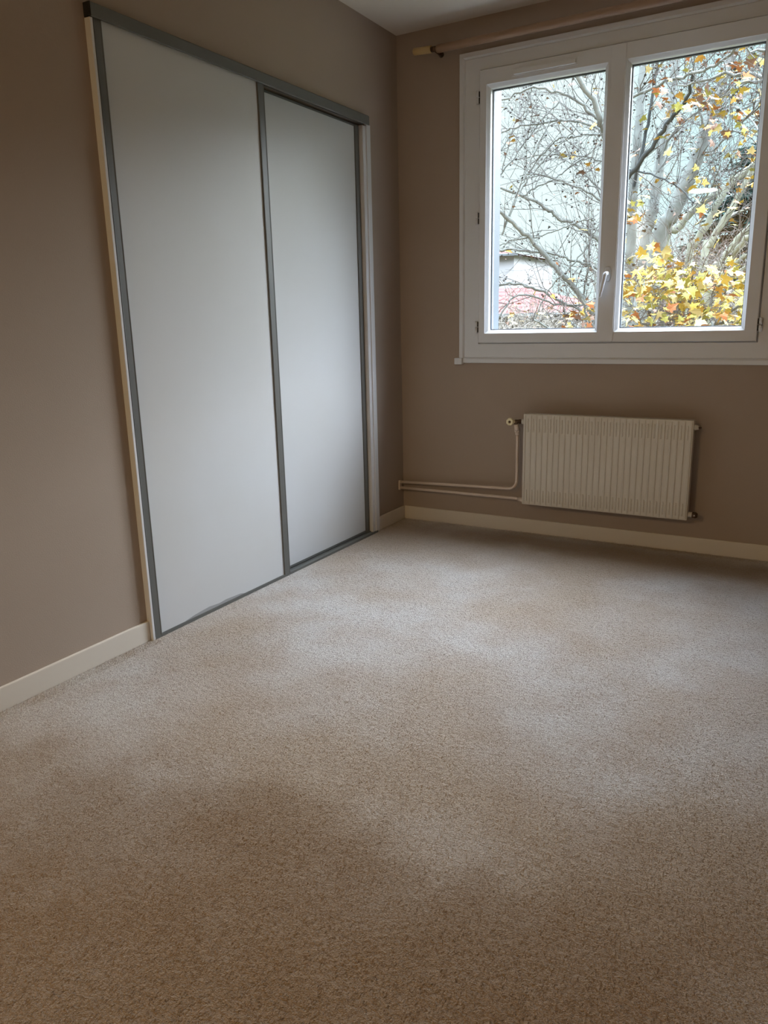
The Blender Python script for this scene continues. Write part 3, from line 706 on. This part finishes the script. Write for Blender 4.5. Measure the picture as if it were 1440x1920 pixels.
M['twig_pale'] = mat('pale_twig', s2o(176, 170, 158), .9)
thicket('bare brown shrub behind the pale trunks in the right pane', 1180, 1320, 455, 13, 110, 'twig_brown')
thicket('bare grey shrub behind the cluster of white stems', 1310, 1420, 470, 11.5, 60, 'twig_pale')
thicket('tangled pale shrub below the tiled roof in the left pane', 935, 1120, 585, 9.5, 80, 'twig_pale')

# houses
M['render'] = mat('cream_render', s2o(124, 116, 106), .9)
M['white_render'] = mat('white_render', s2o(190, 188, 186), .9)
M['glass_dark'] = mat('dark_window', s2o(120, 126, 128), .3)
def tile_mat():
    m = mat('clay_tiles', s2o(142, 92, 88), .9, mottling=(3, .7, s2o(124, 80, 78)))
    nt = m.node_tree; N = nt.nodes; L = nt.links; b = N['Principled BSDF']
    w = N.new('ShaderNodeTexWave'); w.wave_type = 'BANDS'; w.bands_direction = 'Z'; w.inputs['Scale'].default_value = 1.6; w.inputs['Distortion'].default_value = .6
    tc = N.new('ShaderNodeTexCoord'); L.new(tc.outputs['Object'], w.inputs['Vector'])
    mx = N.new('ShaderNodeMix'); mx.data_type = 'RGBA'; mx.blend_type = 'MULTIPLY'; mx.inputs['Factor'].default_value = .45
    L.new(b.inputs['Base Color'].links[0].from_socket, mx.inputs['A']); L.new(w.outputs['Color'], mx.inputs['B']); L.new(mx.outputs['Result'], b.inputs['Base Color'])
    return m
M['tiles'] = tile_mat()
def house(label, a, b, Y, zeave, zridge, depth, wallm, over=.5, hipa=2.0, hipb=2.0, nwin=3):
    t = thing('house', label, 'house', ((a+b)/2, Y+depth/2, -5.6))
    obj('wall', B((a, b, Y, Y+depth, -5.6, zeave)), wallm, t)
    bm = bmesh.new(); o = over; e = zeave-.12
    v = [bm.verts.new(c) for c in ((a-o, Y-o, e), (b+o, Y-o, e), (b+o, Y+depth+o, e), (a-o, Y+depth+o, e), (a+hipa, Y+depth/2, zridge), (b-hipb, Y+depth/2, zridge))]
    for f in ((0, 1, 5, 4), (1, 2, 5), (2, 3, 4, 5), (3, 0, 4), (3, 2, 1, 0)): bm.faces.new([v[i] for i in f])
    obj('roof', bm, M['tiles'], t)
    obj('gutter', B((a-o, b+o, Y-o-.1, Y-o, e-.08, e+.05)), M['glass_dark'], t)
    for i in range(nwin):
        x = a+(b-a)*(.2+.28*i); fr = obj('window', B((x, x+1.0, Y-.06, Y+.02, zeave-1.9, zeave-.6)), M['white_render'], t)
        obj('shutter', B((x+.08, x+.92, Y-.08, Y-.055, zeave-1.82, zeave-.68)), M['glass_dark'], fr)
    return t
house('low cream house with a long pinkish tiled roof beyond the branches in the left pane', -17.0, -8.0, 30, 1.36, 2.55, 9, M['render'], .5, 3, 3.4)
house('white house with a shallow tiled roof rising behind the pink-roofed house', -27.0, -16.6, 46, 5.2, 5.9, 8, M['white_render'], .4, 3, 3.5, 0)
struct('ground', B((-80, 60, .6, 120, -5.9, -5.6)), mat('grass_ground', s2o(96, 100, 70), .95, mottling=(.6, .7, s2o(130, 116, 84))), 'garden ground two floors below the window', 'ground')

# rough outdoor surfaces: no gloss
for k in ('bark', 'bark_dark', 'twig', 'white_bark', 'needle', 'twig_brown', 'twig_pale', 'render', 'white_render', 'tiles'):
    M[k].node_tree.nodes['Principled BSDF'].inputs['Specular IOR Level'].default_value = .03
for m_ in LM: m_.node_tree.nodes['Principled BSDF'].inputs['Specular IOR Level'].default_value = .08
